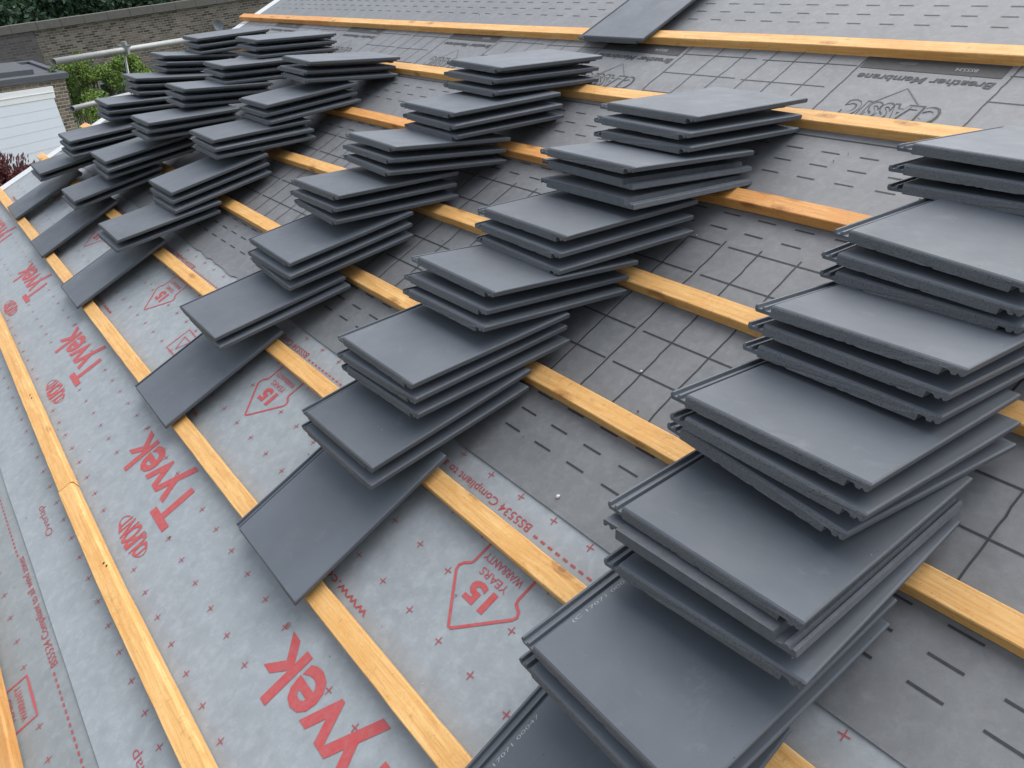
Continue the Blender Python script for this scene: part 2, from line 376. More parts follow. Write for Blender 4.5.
PX = 0.1048; PER = 1.0465; INKS = [M_RED, M_REDTHIN, M_INK, M_INKFAINT, M_BAR, M_PALEINK, M_GREYINK]
REDI, RTHIN, BLK, FNT, BAR, PAL, GRY = range(7)
def cross(k, x, y, mi=RTHIN):
    a = 0.0092
    x += rnd.uniform(-.001, .001)
    k.line([(x - a, y - .001), (x + a, y + .001)], 0.0021, mi, 0.0, 1)
    k.line([(x + .0006, y - a), (x - .0006, y + a)], 0.0021, mi, 0.0002, 1)
def badge(k, cx, dy, mi=REDI):
    """house shaped warranty mark, point towards the eaves"""
    y = lambda v: v + dy
    pts = [(cx + .004, y(.817)), (cx - .004, y(.817)), (cx - .088, y(.903)), (cx - .091, y(.913)), (cx - .086, y(.922)), (cx - .072, y(.933)), (cx - .070, y(.940)), (cx - .070, y(.992)),
           (cx + .072, y(.992)), (cx + .072, y(.938)), (cx + .075, y(.931)), (cx + .092, y(.922)), (cx + .097, y(.914)), (cx + .093, y(.905)), (cx + .004, y(.817))]
    k.line(pts, 0.0062, mi, 0, 0.03)
    k.text('15', cx + .034, y(.9165), .068, .042, mi, 0.045)
    k.text('YEARS', cx + .040, y(.944), .082, .0165, mi, 0.0)
    k.text('WARRANTY', cx + .056, y(.9715), .115, .0165, mi, 0.0)

# red print of the pale sheets
def pale_print(k, dy, xo, ymin, ymax):
    rows = [(-.05, 1), (.055, 1), (.158, 1), (.26, 1), (.366, 1), (.473, 1), (.578, 1), (.683, 1), (.785, 1), (.890, 1), (.99, 1), (1.10, 1)]
    for n in range(-3, 5):
        T = -0.785 - n * PER + xo            # left edge of the T
        if ymin < .5 + dy < ymax:
            k.text('Tyvek', T, .584 + dy, .452, .117, REDI, 0.022)
            k.poly([(T - .002, .467 + dy), (T - .090, .467 + dy), (T - .090, .488 + dy), (T - .002, .488 + dy)][::-1], REDI, 0.0002)
            k.text('®', T - .470, .592 + dy, .014, .014, RTHIN)
            cx, cy = T - .078, .401 + dy     # oval mark
            tv, tf, (w_, h_) = glyphs('DUPONT', .030, 0, .90)      # lettering drawn out to fill the oval
            pts = []
            for vx, vy in tv:
                q = (2 * vx / w_ - 1) * .86; hh = .0305 * math.sqrt(1 - q * q) + .002; v_ = (max(-.02, min(.72, vy)) - .35) / .35
                pts.append(k.P(cx - q * .098, cy - max(-1, min(1, v_)) * hh))
            k.m.add(pts, tf, REDI)
            for sg in (-1, 1):
                k.line([(cx + sg * .098 * math.cos(a_), cy + .0315 * math.sin(a_)) for a_ in [-.62 + 1.24 * i / 12 for i in range(13)]], .0035, REDI, 0, 1)
            k.text('Overlap', -2.19 + 1 * PER - n * PER + xo + .0, .222 + dy, .165, .022, RTHIN, -0.008)
        if ymin < .95 + dy < ymax or dy < 0:
            badge(k, -.955 - n * PER + xo, dy)
            s0 = -.980 - n * PER + xo
            if s0 < 0: k.text('BS5534 Compliant to all wind zones', s0, 1.067 + dy, .49, .019, RTHIN, 0.004)
            x = s0 + .018
            for i in range(24): k.hbar(x + i * .0222, x + i * .0222 + .012, 1.052 + dy, .0045, RTHIN)
        if ymin < .71 + dy < ymax:
            k.text('www.construction', -1.126 - n * PER + xo, .722 + dy, .40, .019, RTHIN, 0.006)
    for i in range(-30, 50):
        x = -1.265 - i * PX
        if x < -5.95 or x > 2: continue
        for r, _ in rows:
            y = r + dy if dy else r
            if not (ymin + .01 < y < ymax - .01): continue
            skip = False
            for n in range(-3, 5):
                T = -0.785 - n * PER + xo
                if T - .47 < x < T + .01 and .44 + dy < y < .60 + dy and not (T - .30 < x < T - .12 and y > .55 + dy): skip = True
                if T - .19 < x < T + .03 and .36 + dy < y < .44 + dy: skip = True
                if abs(x - (-.955 - n * PER + xo)) < .085 and .86 + dy < y < 1.0 + dy: skip = True
            if not skip: cross(k, x, y)
k1 = Ink(-0.0315); pale_print(k1, 0.0, 0.0, 0.15, 1.112)
# small roof emblem seen between the lower tiles
ex, ey = -2.615, .828
k1.line([(ex - .055, ey - .045), (ex + .045, ey - .045), (ex + .055, ey + .045), (ex - .05, ey + .05), (ex - .055, ey - .045)], .005, REDI)
k1.line([(ex - .03, ey + .022), (ex, ey - .028), (ex + .03, ey + .022), (ex - .03, ey + .022)], .007, REDI)
part('red_printing', k1.m.mesh('red_printing', INKS), mem1)
k0 = Ink(-0.0345); pale_print(k0, -0.942, PX * 3, -0.93, 0.135)
part('red_printing', k0.m.mesh('red_printing', INKS), mem0)

# black print of the darker sheets
k2 = Ink(-0.0285)
def wob(x, y): return 0.0032 * noise.noise(Vector((x * 31, y * 17, 4))) + 0.0024 * noise.noise(Vector((x * 11, y * 41, 8)))
def vline(k, x, ya, yb, wd, mi, lean=0.0):
    n = max(2, int((yb - ya) / .02)); k.line([(x + lean * (ya + (yb - ya) * i / n - ya) + wob(x, ya + (yb - ya) * i / n), ya + (yb - ya) * i / n) for i in range(n + 1)], wd, mi, 0, 1)
NC = range(-30, 46)
for i in NC:
    xs = -1.242 - i * PX
    if not -5.95 < xs < 2.5: continue
    for r in (1.2165, 1.2695, 1.3225, 1.9555, 2.009, 2.0625): k2.hbar(xs, xs + .052, r, .0042, BLK)
    vline(k2, -1.2665 - i * PX, 1.385, 1.918, .0038, BLK)
for n in range(-4, 6):
    c0 = -1.144 - n * PER * .5
    for r in (1.374, 1.480, 1.586, 1.690, 1.794, 1.901):
        k2.line([(c0, r), (c0 + PER * .5 - .024, r)], .0038, BLK)
part('black_printing', k2.m.mesh('black_printing', INKS), mem2)

k3 = Ink(-0.0255)
for i in NC:
    xs = -1.259 - i * PX
    if not -5.95 < xs < 2.5: continue
    for r in (2.1855, 2.2385, 2.292, 2.885, 2.9365, 2.988, 3.04, 3.09): 
        k3.hbar(xs + (.005 if r < 2.5 else .01), xs + .055, r, .0034, BLK)
for n in range(-4, 5):
    P1 = -0.885 - n * PER            # right border of the emblem panel
    P0 = P1 - .405
    nx_ = P0 - PER + .405 + .0       # right border of the next panel to the left
    vline(k3, P1, 2.33, 2.745, .0036, BLK, 0.02); vline(k3, P0, 2.33, 2.745, .0036, BLK, 0.02)
    for i in range(1, 6): vline(k3, P0 - i * .104, 2.33, 2.745, .0028, BLK, .05 if i > 2 else .02)
    for (r, wd) in ((2.345, .0035), (2.453, .003), (2.561, .003), (2.671, .003)):
        if r < 2.4: k3.line([(P0 - .64, r), (P1, r + .001)], wd, BLK)
        else:
            k3.line([(P0 - .64, r), (P0 - .34, r)], wd, BLK); k3.line([(P0 - .315, r - .004), (P0 - (.03 if r < 2.6 else 0), r)], wd, BLK)
    b0, b1 = P1 - .012, P0 + .012
    k3.poly([(b1, 2.664), (b0 + .000, 2.657), (b0, 2.712), (b1 + .0, 2.722)], BAR)
    k3.text('BS5534', b0 - .07, 2.690, .055, .014, PAL, 0, 0, .0004)
    k3.text('BS5534', b0 - .235, 2.700, .045, .010, GRY, 0, 0.3, .0004)
    k3.text('Breather Membrane', b0 - .002, 2.638, .362, .027, BLK, .022, .12)
    apx = P1 - .208
    k3.line([(apx - .055, 2.512), (apx, 2.586), (apx + .07, 2.516)], .0035, FNT)
    k3.text('CLASSIC', P1 - .070, 2.513, .256, .068, BLK, .060, 0, 0, 1.12)
    k3.text('CLASSIC', P1 - .0765, 2.5085, .243, .058, GRY, .022, 0, .0004, 1.12)
part('black_printing', k3.m.mesh('black_printing', INKS), mem3)

# ------------------------------------------------------------------ battens
BW, BD = 0.0476, 0.028
def batten(name, label, xa, xb, k, mat, offs=(), wane=0.0, nails=()):
    """offs: (x, dy) surveyed bow of the batten"""
    def off(x):
        if not offs: return 0
        if x <= offs[0][0]: return offs[0][1]
        for (a, da), (b, db) in zip(offs[:-1], offs[1:]):
            if a <= x <= b: return da + (db - da) * (x - a) / (b - a)
        return offs[-1][1]
    yU = k * 0.345
    n = int((xb - xa) / 0.06); vs = []; fs = []; c = 0.0018
    for i in range(n + 1):
        x = xa + (xb - xa) * i / n; dy = off(x) + .0010 * noise.noise(Vector((x * 3, k, 0)))
        dz = 0.0010 * noise.noise(Vector((x * 2, k, 7)))
        e1 = .0011 * noise.noise(Vector((x * 14, k, 1))); e2 = .0011 * noise.noise(Vector((x * 14, k, 2)))
        wn = max(0, wane * (0.6 + noise.noise(Vector((x * 2.2, k, 11)))))
        a, b = yU + dy + e1, yU - BW + dy + e2
        prof = [(b, -BD), (b, -c), (b + c, 0), (a - c - wn, 0), (a - wn * .15, -c - wn * .8), (a, -BD)]
        vs += [(x, p, q + (dz if q > -BD else 0)) for p, q in prof]
    m = 6
    for i in range(n):
        for j in range(m):
            A = i * m + j; B = i * m + (j + 1) % m
            fs.append((A, B, B + m, A + m))
    fs.append(tuple(range(m))[::-1]); fs.append(tuple(n * m + j for j in range(m)))
    mi = [1 if (len(fs) - 2 <= q) else 0 for q in range(len(fs))]
    me = mesh_of(name, vs, fs, [mat, M_WOOD_RED])
    root = thing(name, label, 'timber batten', ROOF @ Matrix.Translation((xa, yU - BW / 2, -BD)), 'timber battens across the roof')
    o = part('timber', me, root, Matrix.Translation((-xa, -(yU - BW / 2), BD)))
    for (nx, ny) in nails:
        nm = MB(); nm.add([(.0028 * math.cos(a), .0028 * math.sin(a), zz) for zz in (0.0, .0014) for a in [2 * PI * t / 8 for t in range(8)]], [list(range(8, 16))] + [[q, (q + 1) % 8, 8 + (q + 1) % 8, 8 + q] for q in range(8)])
        part('nail', nm.mesh('nail', [M_NAIL]), root, Matrix.Translation((nx - xa, ny - (yU - BW / 2), BD)))
    return root
XE = 4.4
NAILS = [(-2.988, .332), (-2.958, .333), (-1.850, .322), (-1.832, .326)]
batten('timber_batten', 'lowest sawn batten, its tip just showing in the bottom left corner', -6.08, XE, 0, M_WOOD_OLD, wane=.004)
batten('timber_batten', 'bare batten lower left of all the tiles, far piece beyond the butt joint', -6.10, -2.292, 1, M_WOOD, [(-5, .012), (-3.88, .011), (-3.07, .001), (-2.28, -.007)], wane=.004, nails=NAILS[:2])
batten('timber_batten', 'bare batten below all the tiles, near piece with a ragged orange edge', -2.289, XE, 1, M_WOOD, [(-5, .012), (-3.88, .011), (-3.07, .001), (-2.28, -.009), (-1.8, -.011), (-1.1, -.001), (0, 0)], wane=.010, nails=NAILS[2:])
batten('timber_batten', 'pale batten running under the tails of the lowest single tiles', -6.12, XE, 2, M_WOOD, [(-6, .004), (-4.2, .006), (-2.2, .002), (-1.4, .003), (-.7, .010)])
batten('timber_batten', 'batten beside the red warranty marks, under the heads of the lowest tiles', -6.12, XE, 3, M_WOOD, [(-3.4, .006), (-2.2, .003), (-1.2, -.002)])
batten('timber_batten', 'batten on the darker membrane just above the torn pale edge', -6.14, XE, 4, M_WOOD, [(-3.4, .005), (-2.2, -.004), (-1.2, -.005), (-.8, -.008), (-.35, .001)])
batten('timber_batten', 'batten crossing the middle of the black printed grid', -6.14, XE, 5, M_WOOD, [(-3.45, -.010), (-2.9, .004), (-2.16, -.004), (-1.3, .005), (-.9, .003)])
batten('timber_batten', 'orange knotty batten just above the black printed grid', -6.12, XE, 6, M_WOOD_RED, [(-3.4, -.006), (-2.2, -.005), (-1.1, .006), (-.9, .007)])
batten('timber_batten', 'batten covering the feet of the outlined emblem lettering', -6.12, XE, 7, M_WOOD, [(-3.4, -.002), (-2.2, -.003), (-1.3, .004), (-.8, .007)])
batten('timber_batten', 'short orange end piece of the highest batten, over the white verge', -6.17, -4.71, 8, M_WOOD_RED, [(-6, -.004), (-4.8, -.002)])
batten('timber_batten', 'long pale batten, highest one crossing the roof', -4.706, XE, 8, M_WOOD, [(-4.8, -.003), (-3, -.004), (-1.65, .008), (-.88, .004), (0, 0)])

# ------------------------------------------------------------------ concrete tiles
TW, TL, TT = 0.3420, 0.4318, 0.020
def tile_body(seed, belly):
    r = random.Random(seed); xl = -TW / 2 + .030; xr = TW / 2; N = 15
    top = [(xl + .0008, -.0016), (xl + .003, 0)] + [(xl + .003 + (xr - xl - .006) * i / N, 0) for i in range(1, N)] + [(xr - .003, 0), (xr - .0006, -.0014)]
    rt = [(xr, -.0028), (xr - .0022, -.0120), (xr - .0065, -.0135), (xr - .0105, -.0095), (xr - .0135, -.0140), (xr - .019, -.0140), (xr - .022, -.0095), (xr - .032, -.0085), (xr - .0355, -.0212)]
    bl = xl + .002; br = xr - .045
    bot = [(br + (bl - br) * i / 40, -.0212) for i in range(41)]
    prof = top + rt + bot; m = len(prof); nt_ = len(top); nb_ = len(bot)
    js = [r.uniform(-.0007, .0007) for _ in prof]; jb = [r.gauss(0, .00016) if r.random() < .92 else r.uniform(.0003, .0012) for _ in prof]
    ys = [0.0, 0.0022, 0.0062, 0.030, 0.06, 0.18, 0.30, 0.40, TL - .004, TL]
    vs = []; fs = []; mi = []
    for s, y in enumerate(ys):
        for i, (x, z) in enumerate(prof):
            yy = y
            if i < nt_:
                if s == 0: z = z - .0050 + js[i] * .4; yy = y + .0022
                elif s == 1: z = z - .0022 + js[i] * .3; yy = y + .0014
                elif s == 2: z = z - .0003
                if s == len(ys) - 1: z -= .002
            elif i >= nt_ + 8:
                if s <= 1: z = z + jb[i]; yy = y + (.0016 if s == 0 else .0016) + abs(jb[i])
                if belly and 4 <= s <= 7 and nt_ + 9 < i < m - 1: z = -.0272
            else:
                if s == 0: z += jb[i] * .6; yy = y + abs(js[i])
            vs.append((x, yy, z))
    for s in range(len(ys) - 1):
        for i in range(m):
            a = s * m + i; b = s * m + (i + 1) % m
            fs.append((a, a + m, b + m, b)); mi.append(1 if (s == 0) else 0)
    fs.append(tuple(range(m))); mi.append(1)
    fs.append(tuple((len(ys) - 1) * m + i for i in range(m))[::-1]); mi.append(1)
    return mesh_of('roof_tile_slab', vs, fs, [M_TILE, M_TILE_EDGE], mi)
def tile_channel():
    x0 = -TW / 2; xl = x0 + .0335
    prof = [(x0, -.0170), (x0, -.0085), (x0 + .001, -.0075), (x0 + .0045, -.0075), (x0 + .0065, -.0130), (x0 + .0125, -.0130), (x0 + .0145, -.0080), (x0 + .0185, -.0080), (x0 + .0205, -.0135), (xl, -.0135), (xl, -.0192), (x0 + .003, -.0192)]
    ys = [.0035, .0055, .2, TL - .006]; vs = []; fs = []; m = len(prof)
    for s, y in enumerate(ys):
        for i, (x, z) in enumerate(prof):
            if s == 0 and i in (1, 2, 3, 6, 7): z -= .0025
            vs.append((x, y + (.001 if s == 0 and i % 3 == 0 else 0), z))
    for s in range(len(ys) - 1):
        for i in range(m):
            a = s * m + i; b = s * m + (i + 1) % m; fs.append((a, a + m, b + m, b))
    fs.append(tuple(range(m))); fs.append(tuple((len(ys) - 1) * m + i for i in range(m))[::-1])
    return mesh_of('tile_channel', vs, fs, [M_TILE], None)
def tile_nib():
    b = MB(); vs = []
    for z, g in ((-.0185, 0.0), (-.030, .003), (-.032, .006)):
        vs += [(-.02 + g, TL - .022 + g * .6, z), (.02 - g, TL - .022 + g * .6, z), (.02 - g, TL - .0035, z), (-.02 + g, TL - .0035, z)]
    fs = [(0, 1, 2, 3), (8, 11, 10, 9)]
    for s in (0, 4):
        for i in range(4): fs.append((s + i, s + 4 + i, s + 4 + (i + 1) % 4, s + (i + 1) % 4))
    b.add(vs, fs); return b.mesh('tile_nib', [M_TILE_EDGE])
def tile_body_back(seed):
    me = tile_body(seed, False); me.materials[0] = M_BACK; me.materials[1] = M_BACK; return me
BODYB = [tile_body_back(s) for s in (11, 13, 15)]
BODY = [tile_body(s, s % 2 == 0) for s in range(8)]; CHAN = tile_channel(); NIB = tile_nib()
# surveyed poses: row of piles (1 = far left), pile up the row, tile down the pile, x, y, z of the tail, turn, tilt
TILES=[(1,0,0,-5.1869,0.6534,0.0230,-0.0137,-0.0033),(1,1,0,-5.0513,0.9085,0.1638,-0.0270,0.2596),(1,1,1,-5.0791,0.8762,0.1339,0.0012,0.2619),(1,2,0,-4.9080,1.1257,0.2397,-0.0225,0.3487),
(1,2,1,-4.8965,1.1074,0.2080,0.0001,0.3487),(1,2,2,-4.8867,1.0921,0.1772,0.0017,0.3494),(1,3,0,-4.9788,1.4076,0.2683,-0.0333,0.4509),(1,3,1,-4.9707,1.3681,0.2382,-0.0351,0.4498),
(1,3,2,-4.9886,1.3426,0.2086,-0.0020,0.4494),(1,4,0,-5.0401,1.6245,0.2841,-0.0421,0.5052),(1,4,1,-5.0344,1.5975,0.2530,-0.0004,0.5033),(1,4,2,-5.0198,1.5819,0.2226,-0.0018,0.5027),
(1,5,0,-5.1667,1.8526,0.2754,-0.0380,0.5109),(1,5,1,-5.1372,1.8169,0.2434,-0.0009,0.5088),(1,5,2,-5.1580,1.7967,0.2138,-0.0041,0.5078),(1,6,0,-5.1665,2.0729,0.2509,-0.0725,0.3950),
(1,6,1,-5.1570,2.0556,0.2206,-0.0538,0.3960),(1,6,2,-5.1486,2.0433,0.1905,-0.0432,0.3959),(2,0,0,-4.3406,0.6414,0.0218,0.0045,-0.0111),(2,1,0,-4.2942,0.9209,0.1467,-0.0066,0.2320),
(2,1,1,-4.3151,0.9097,0.1165,-0.0060,0.2342),(2,2,0,-4.2669,1.1446,0.2144,0.0060,0.2839),(2,2,1,-4.2460,1.1335,0.1833,0.0005,0.2852),(2,2,2,-4.2706,1.1221,0.1534,-0.0154,0.2859),
(2,3,0,-4.1122,1.3913,0.2793,-0.0133,0.4175),(2,3,1,-4.1281,1.3738,0.2511,-0.0005,0.4183),(2,3,2,-4.1452,1.3648,0.2212,-0.0130,0.4189),(2,4,0,-4.1952,1.6356,0.2913,-0.0311,0.4815),
(2,4,1,-4.2110,1.6175,0.2635,-0.0255,0.4811),(2,4,2,-4.2295,1.6028,0.2341,-0.0467,0.4814),(2,5,0,-4.2122,1.8620,0.2705,-0.0427,0.4398),(2,5,1,-4.2301,1.8403,0.2414,-0.0623,0.4399),
(2,5,2,-4.2146,1.8335,0.2118,-0.0458,0.4400),(2,6,0,-4.3308,2.1093,0.2563,-0.0757,0.4427),(2,6,1,-4.3307,2.0902,0.2263,-0.0609,0.4443),(2,6,2,-4.3228,2.0760,0.1980,-0.0721,0.4479),
(3,0,0,-3.5127,0.6313,0.0255,0.0043,-0.0011),(3,1,0,-3.4414,0.9172,0.1594,-0.0009,0.2793),(3,1,1,-3.4451,0.8904,0.1292,0.0100,0.2788),(3,2,0,-3.4727,1.1946,0.1734,0.0109,0.2405),
(3,2,1,-3.4705,1.1774,0.1437,0.0093,0.2492),(3,2,2,-3.4490,1.1582,0.1148,0.0204,0.2475),(3,3,0,-3.5114,1.4690,0.2296,-0.0167,0.3911),(3,3,1,-3.4877,1.4523,0.2032,-0.0287,0.3945),
(3,3,2,-3.4934,1.4453,0.1733,-0.0317,0.3979),(3,4,0,-3.5200,1.7381,0.2158,-0.0050,0.3456),(3,4,1,-3.5292,1.7201,0.1840,-0.0047,0.3529),(3,4,2,-3.5095,1.7116,0.1556,-0.0151,0.3499),
(3,5,0,-3.5272,2.0097,0.2528,-0.0503,0.4861),(3,5,1,-3.5493,1.9799,0.2232,-0.0279,0.4878),(3,5,2,-3.5383,1.9683,0.1956,-0.0627,0.4876),(4,0,0,-2.3149,0.6297,0.0252,0.0023,0.0096),
(4,1,0,-2.3027,0.8961,0.1455,-0.0030,0.2625),(4,1,1,-2.2945,0.8927,0.1182,-0.0238,0.2544),(4,2,0,-2.3028,1.1967,0.1800,-0.0133,0.2847),(4,2,1,-2.2920,1.1699,0.1525,0.0066,0.2838),
(4,2,2,-2.3016,1.1593,0.1215,-0.0436,0.2757),(4,3,0,-2.3074,1.4289,0.2466,0.0122,0.4523),(4,3,1,-2.3109,1.4058,0.2177,0.0064,0.4507),(4,3,2,-2.3131,1.3930,0.1861,-0.0389,0.4452),
(4,4,0,-2.2960,1.6630,0.2615,-0.0216,0.5237),(4,4,1,-2.3059,1.6378,0.2335,-0.0160,0.5272),(4,4,2,-2.3001,1.6152,0.2071,-0.0428,0.5177),(4,5,0,-2.2912,1.8854,0.2328,-0.0217,0.4168),
(4,5,1,-2.2798,1.8678,0.2025,-0.0340,0.4142),(4,5,2,-2.2785,1.8577,0.1716,-0.0226,0.4228),(4,6,0,-2.3337,2.1347,0.2339,-0.0468,0.4461),(4,6,1,-2.3368,2.1076,0.2082,-0.0438,0.4506),
(4,6,2,-2.3224,2.0823,0.1813,-0.0311,0.4511),(5,0,0,-1.4045,0.6266,0.0286,0.0040,-0.0103),(5,1,0,-1.4133,0.9155,0.1419,0.0135,0.2570),(5,1,1,-1.4103,0.8910,0.1121,0.0131,0.2605),
(5,2,0,-1.4272,1.0889,0.2218,0.0023,0.3676),(5,2,1,-1.4203,1.0692,0.1928,0.0416,0.3709),(5,2,2,-1.4169,1.0569,0.1613,0.0281,0.3677),(5,3,0,-1.4273,1.3482,0.2561,-0.0050,0.5228),
(5,3,1,-1.4349,1.3149,0.2271,0.0170,0.5219),(5,3,2,-1.4273,1.2888,0.2040,0.0125,0.5179),(5,4,0,-1.4260,1.5614,0.2395,-0.0067,0.4488),(5,4,1,-1.4299,1.5365,0.2108,-0.0149,0.4483),
(5,4,2,-1.4290,1.5184,0.1792,-0.0357,0.4416),(5,5,0,-1.4270,1.7972,0.2534,-0.0078,0.5129),(5,5,1,-1.4364,1.7897,0.2175,-0.0190,0.5136),(5,5,2,-1.4101,1.7518,0.1925,0.0047,0.4923),
(5,6,0,-1.4367,2.0260,0.2346,-0.0206,0.4627),(5,6,1,-1.4337,1.9899,0.2157,-0.0294,0.4728),(5,6,2,-1.4294,1.9735,0.1864,-0.0112,0.4778),(6,0,0,-0.5325,0.6181,0.0226,0.0014,-0.0023),
(6,1,0,-0.5305,0.8754,0.1556,-0.0227,0.2633),(6,1,1,-0.5296,0.8525,0.1232,-0.0221,0.2709),(6,2,0,-0.5301,1.1146,0.2319,0.0096,0.4017),(6,2,1,-0.5235,1.0894,0.2136,0.0247,0.4157),
(6,2,2,-0.5044,1.0608,0.1752,0.0604,0.3983),(6,3,0,-0.5541,1.3087,0.2771,-0.0080,0.5001),(6,3,1,-0.5460,1.2841,0.2511,-0.0277,0.5060),(6,3,2,-0.5631,1.2730,0.2178,-0.0877,0.4976),
(6,4,0,-0.5519,1.5279,0.2795,0.0090,0.5265),(6,4,1,-0.5620,1.5082,0.2482,-0.0184,0.5249),(6,4,2,-0.5639,1.4884,0.2161,-0.0090,0.5250),(6,5,0,-0.5594,1.7395,0.2588,-0.0794,0.4139),
(6,5,1,-0.5644,1.7124,0.2315,-0.0501,0.4145),(6,5,2,-0.5635,1.7033,0.2000,-0.0229,0.4143),(6,6,0,-0.6140,2.0370,0.2300,-0.0260,0.5000),(6,6,1,-0.6180,2.0160,0.1990,0.0000,0.4700),
(6,6,2,-0.6120,2.0000,0.1680,0.0100,0.4600)]

UPSIDE = {(5, 5, 1), (5, 5, 2), (6, 2, 1)}
ROWN = {1: 'far left row', 2: 'second row from left', 3: 'third row from left', 4: 'fourth row from left', 5: 'fifth row from left', 6: 'nearest row at right'}
ORD = ['lowest', 'second', 'third', 'fourth', 'fifth', 'sixth', 'seventh']
npile = {}
for t in TILES: npile[t[:2]] = max(npile.get(t[:2], 0), t[2] + 1)
def tile_pose(X, Y, Z, yaw, pit):
    cy, sy, cp, sp = math.cos(yaw), math.sin(yaw), math.cos(pit), math.sin(pit)
    ex = Vector((cy, sy, 0)); ey = Vector((-sy * cp, cy * cp, -sp)); ez = ex.cross(ey)
    return Matrix(((ex.x, ey.x, ez.x, X), (ex.y, ey.y, ez.y, Y), (ex.z, ey.z, ez.z, Z), (0, 0, 0, 1)))
def place_tile(pose, label, body, flipped, group='loose grey roof tiles piled in rows up the roof'):
    root = thing('roof_tile', label, 'roof tile', ROOF @ pose, group)
    loc = Matrix.Identity(4)
    if flipped: loc = Matrix.Translation((0, TL, -TT)) @ Matrix.Rotation(PI, 4, 'X')
    part('slab', BODYB[body % 3] if flipped else BODY[body], root, loc); part('interlock_channel', CHAN, root, loc)
    for sx in ((-.09, .09) if not flipped else ()): part('hanging_nib', NIB, root, loc @ Matrix.Translation((sx, 0, 0)))
    return root
for (c, g_, t, X, Y, Z, yaw, pit) in TILES:
    n = npile[(c, g_)]; fl = (c, g_, t) in UPSIDE
    pos = {1: ['lone'], 2: ['upper', 'lower'], 3: ['top', 'middle', 'bottom']}[n][t]
    if n == 1: lab = 'lone grey roof tile lying flat at the foot of the ' + ROWN[c]
    elif fl: lab = 'upside down grey roof tile, %s of %s pile up the %s' % (pos, ORD[g_], ROWN[c])
    else: lab = 'grey roof tile, %s of %s pile up the %s' % (pos, ORD[g_], ROWN[c])
    if c <= 2:
        Z0_, T_ = [q[5] for q in TILES if q[:3] == (c, g_, 0)][0], .0308
        Z = Z0_ - t * T_; Y = [q[4] for q in TILES if q[:3] == (c, g_, 0)][0] - .018 * t; pit = [q[7] for q in TILES if q[:3] == (c, g_, 0)][0]; yaw = .4 * yaw - .003 * t
    belly = (n > 1 and t < n - 1 and not fl)
    if (c, g_, t + 1) in UPSIDE: belly = False
    rt_ = place_tile(tile_pose(X, Y, Z, yaw, pit), lab, rnd.choice((0, 2, 4, 6) if belly else (1, 3, 5, 7)), fl)
    if (c, g_, t) in ((6, 0, 0), (6, 1, 0)):
        # pale stamped code along the side of the tile
        tv, tf, (w_, h_) = glyphs('(C 17071 00047', -.004, 0, 1.0)
        cm = MB(); cm.add([(-TW / 2 + .0425 - vy * .0056 / h_, .075 + vx * .128 / w_, .0003) for vx, vy in tv], tf)
        part('stamped_code', cm.mesh('stamped_code', [M_PALEINK]), rt_)
# single tile hooked above the highest batten
place_tile(tile_pose(-2.27, 2.664, 0.0235, 0.0, 0.028), 'lone grey roof tile lying over the highest batten, away from the piles', 1, False)

# ------------------------------------------------------------------ grit and crumbs on the membranes
gb = MB()
for i in range(60):
    x, y = rnd.uniform(-3.5, 0.2), rnd.uniform(0.0, 2.9); s = rnd.uniform(.0008, .0024)
    z = -0.0250 if y > 2.09 else -0.0280 if y > 1.12 else -0.0310 if y > .145 else -.034
    m = Matrix.Translation((x, y, z + s * .4)) @ Matrix.Rotation(rnd.uniform(0, 6), 4, Vector((rnd.random(), rnd.random(), rnd.random() + .1)).normalized())
    gb.box((-s, -s * .8, -s * .5), (s, s * .7, s * .5), rnd.choice((0, 0, 0, 0, 1)), m)
part_o = part('grit', gb.mesh('grit', [M_STONE, M_WHITE]), None, ROOF); part_o['label'] = 'grit and crumbs of mortar scattered on the membranes'; part_o['category'] = 'grit'; part_o['kind'] = 'stuff'
def pebble(x, y, z, r, label):
    bm = bmesh.new(); bmesh.ops.create_icosphere(bm, subdivisions=2, radius=r)
    for v in bm.verts: v.co *= 1 + .2 * noise.noise(v.co * 300); v.co.z *= .6
    me = bpy.data.meshes.new('pebble'); bm.to_mesh(me); bm.free(); me.materials.append(M_WHITE)
    o = part('pebble', me, None, ROOF @ Matrix.Translation((x, y, z))); o['label'] = label; o['category'] = 'pebble'
pebble(-.982, 1.144, -.0268, .0044, 'small white pebble on dark membrane beside the black dashes')
pebble(-1.06, 1.486, -.027, .003, 'tiny white crumb on the black printed grid')

# ------------------------------------------------------------------ scaffold tubes beyond the verge
P = [pix(53, 62, 5.45), pix(186, 40, 7.3)]
d = (P[1] - P[0]).normalized(); P[1] = P[1] + d * 1.2
sc1 = thing('scaffold_tube', 'long galvanised handrail tube passing behind the far left tiles', 'scaffold tube', Matrix.Translation(P[0]), 'scaffold tubes beside the gable')
m = MB(); m.tube(P[0], P[1], .0242); part('tube', m.mesh('tube', [M_GALV], True), sc1, Matrix.Translation(-P[0]))
C1 = pix(125, 50, 6.30)
m = MB(); cj = Matrix.Translation(C1) @ d.to_track_quat('X', 'Z').to_matrix().to_4x4()
m.box((-.018, -.031, -.031), (.018, .031, .031), 0, cj); m.tube(cj @ Vector((0, -.05, .03)), cj @ Vector((0, .05, .03)), .009); m.box((-.016, -.02, .034), (.016, .012, .062), 0, cj)
part('coupler', m.mesh('coupler', [M_GALV]), sc1, Matrix.Translation(-P[0]))
Q = [pix(72, 109, 6.6), pix(100, 102, 7.1)]; d2 = (Q[1] - Q[0]).normalized()
sc2 = thing('scaffold_tube', 'lower tube end poking out below the handrail tube', 'scaffold tube', Matrix.Translation(Q[0]), 'scaffold tubes beside the gable')
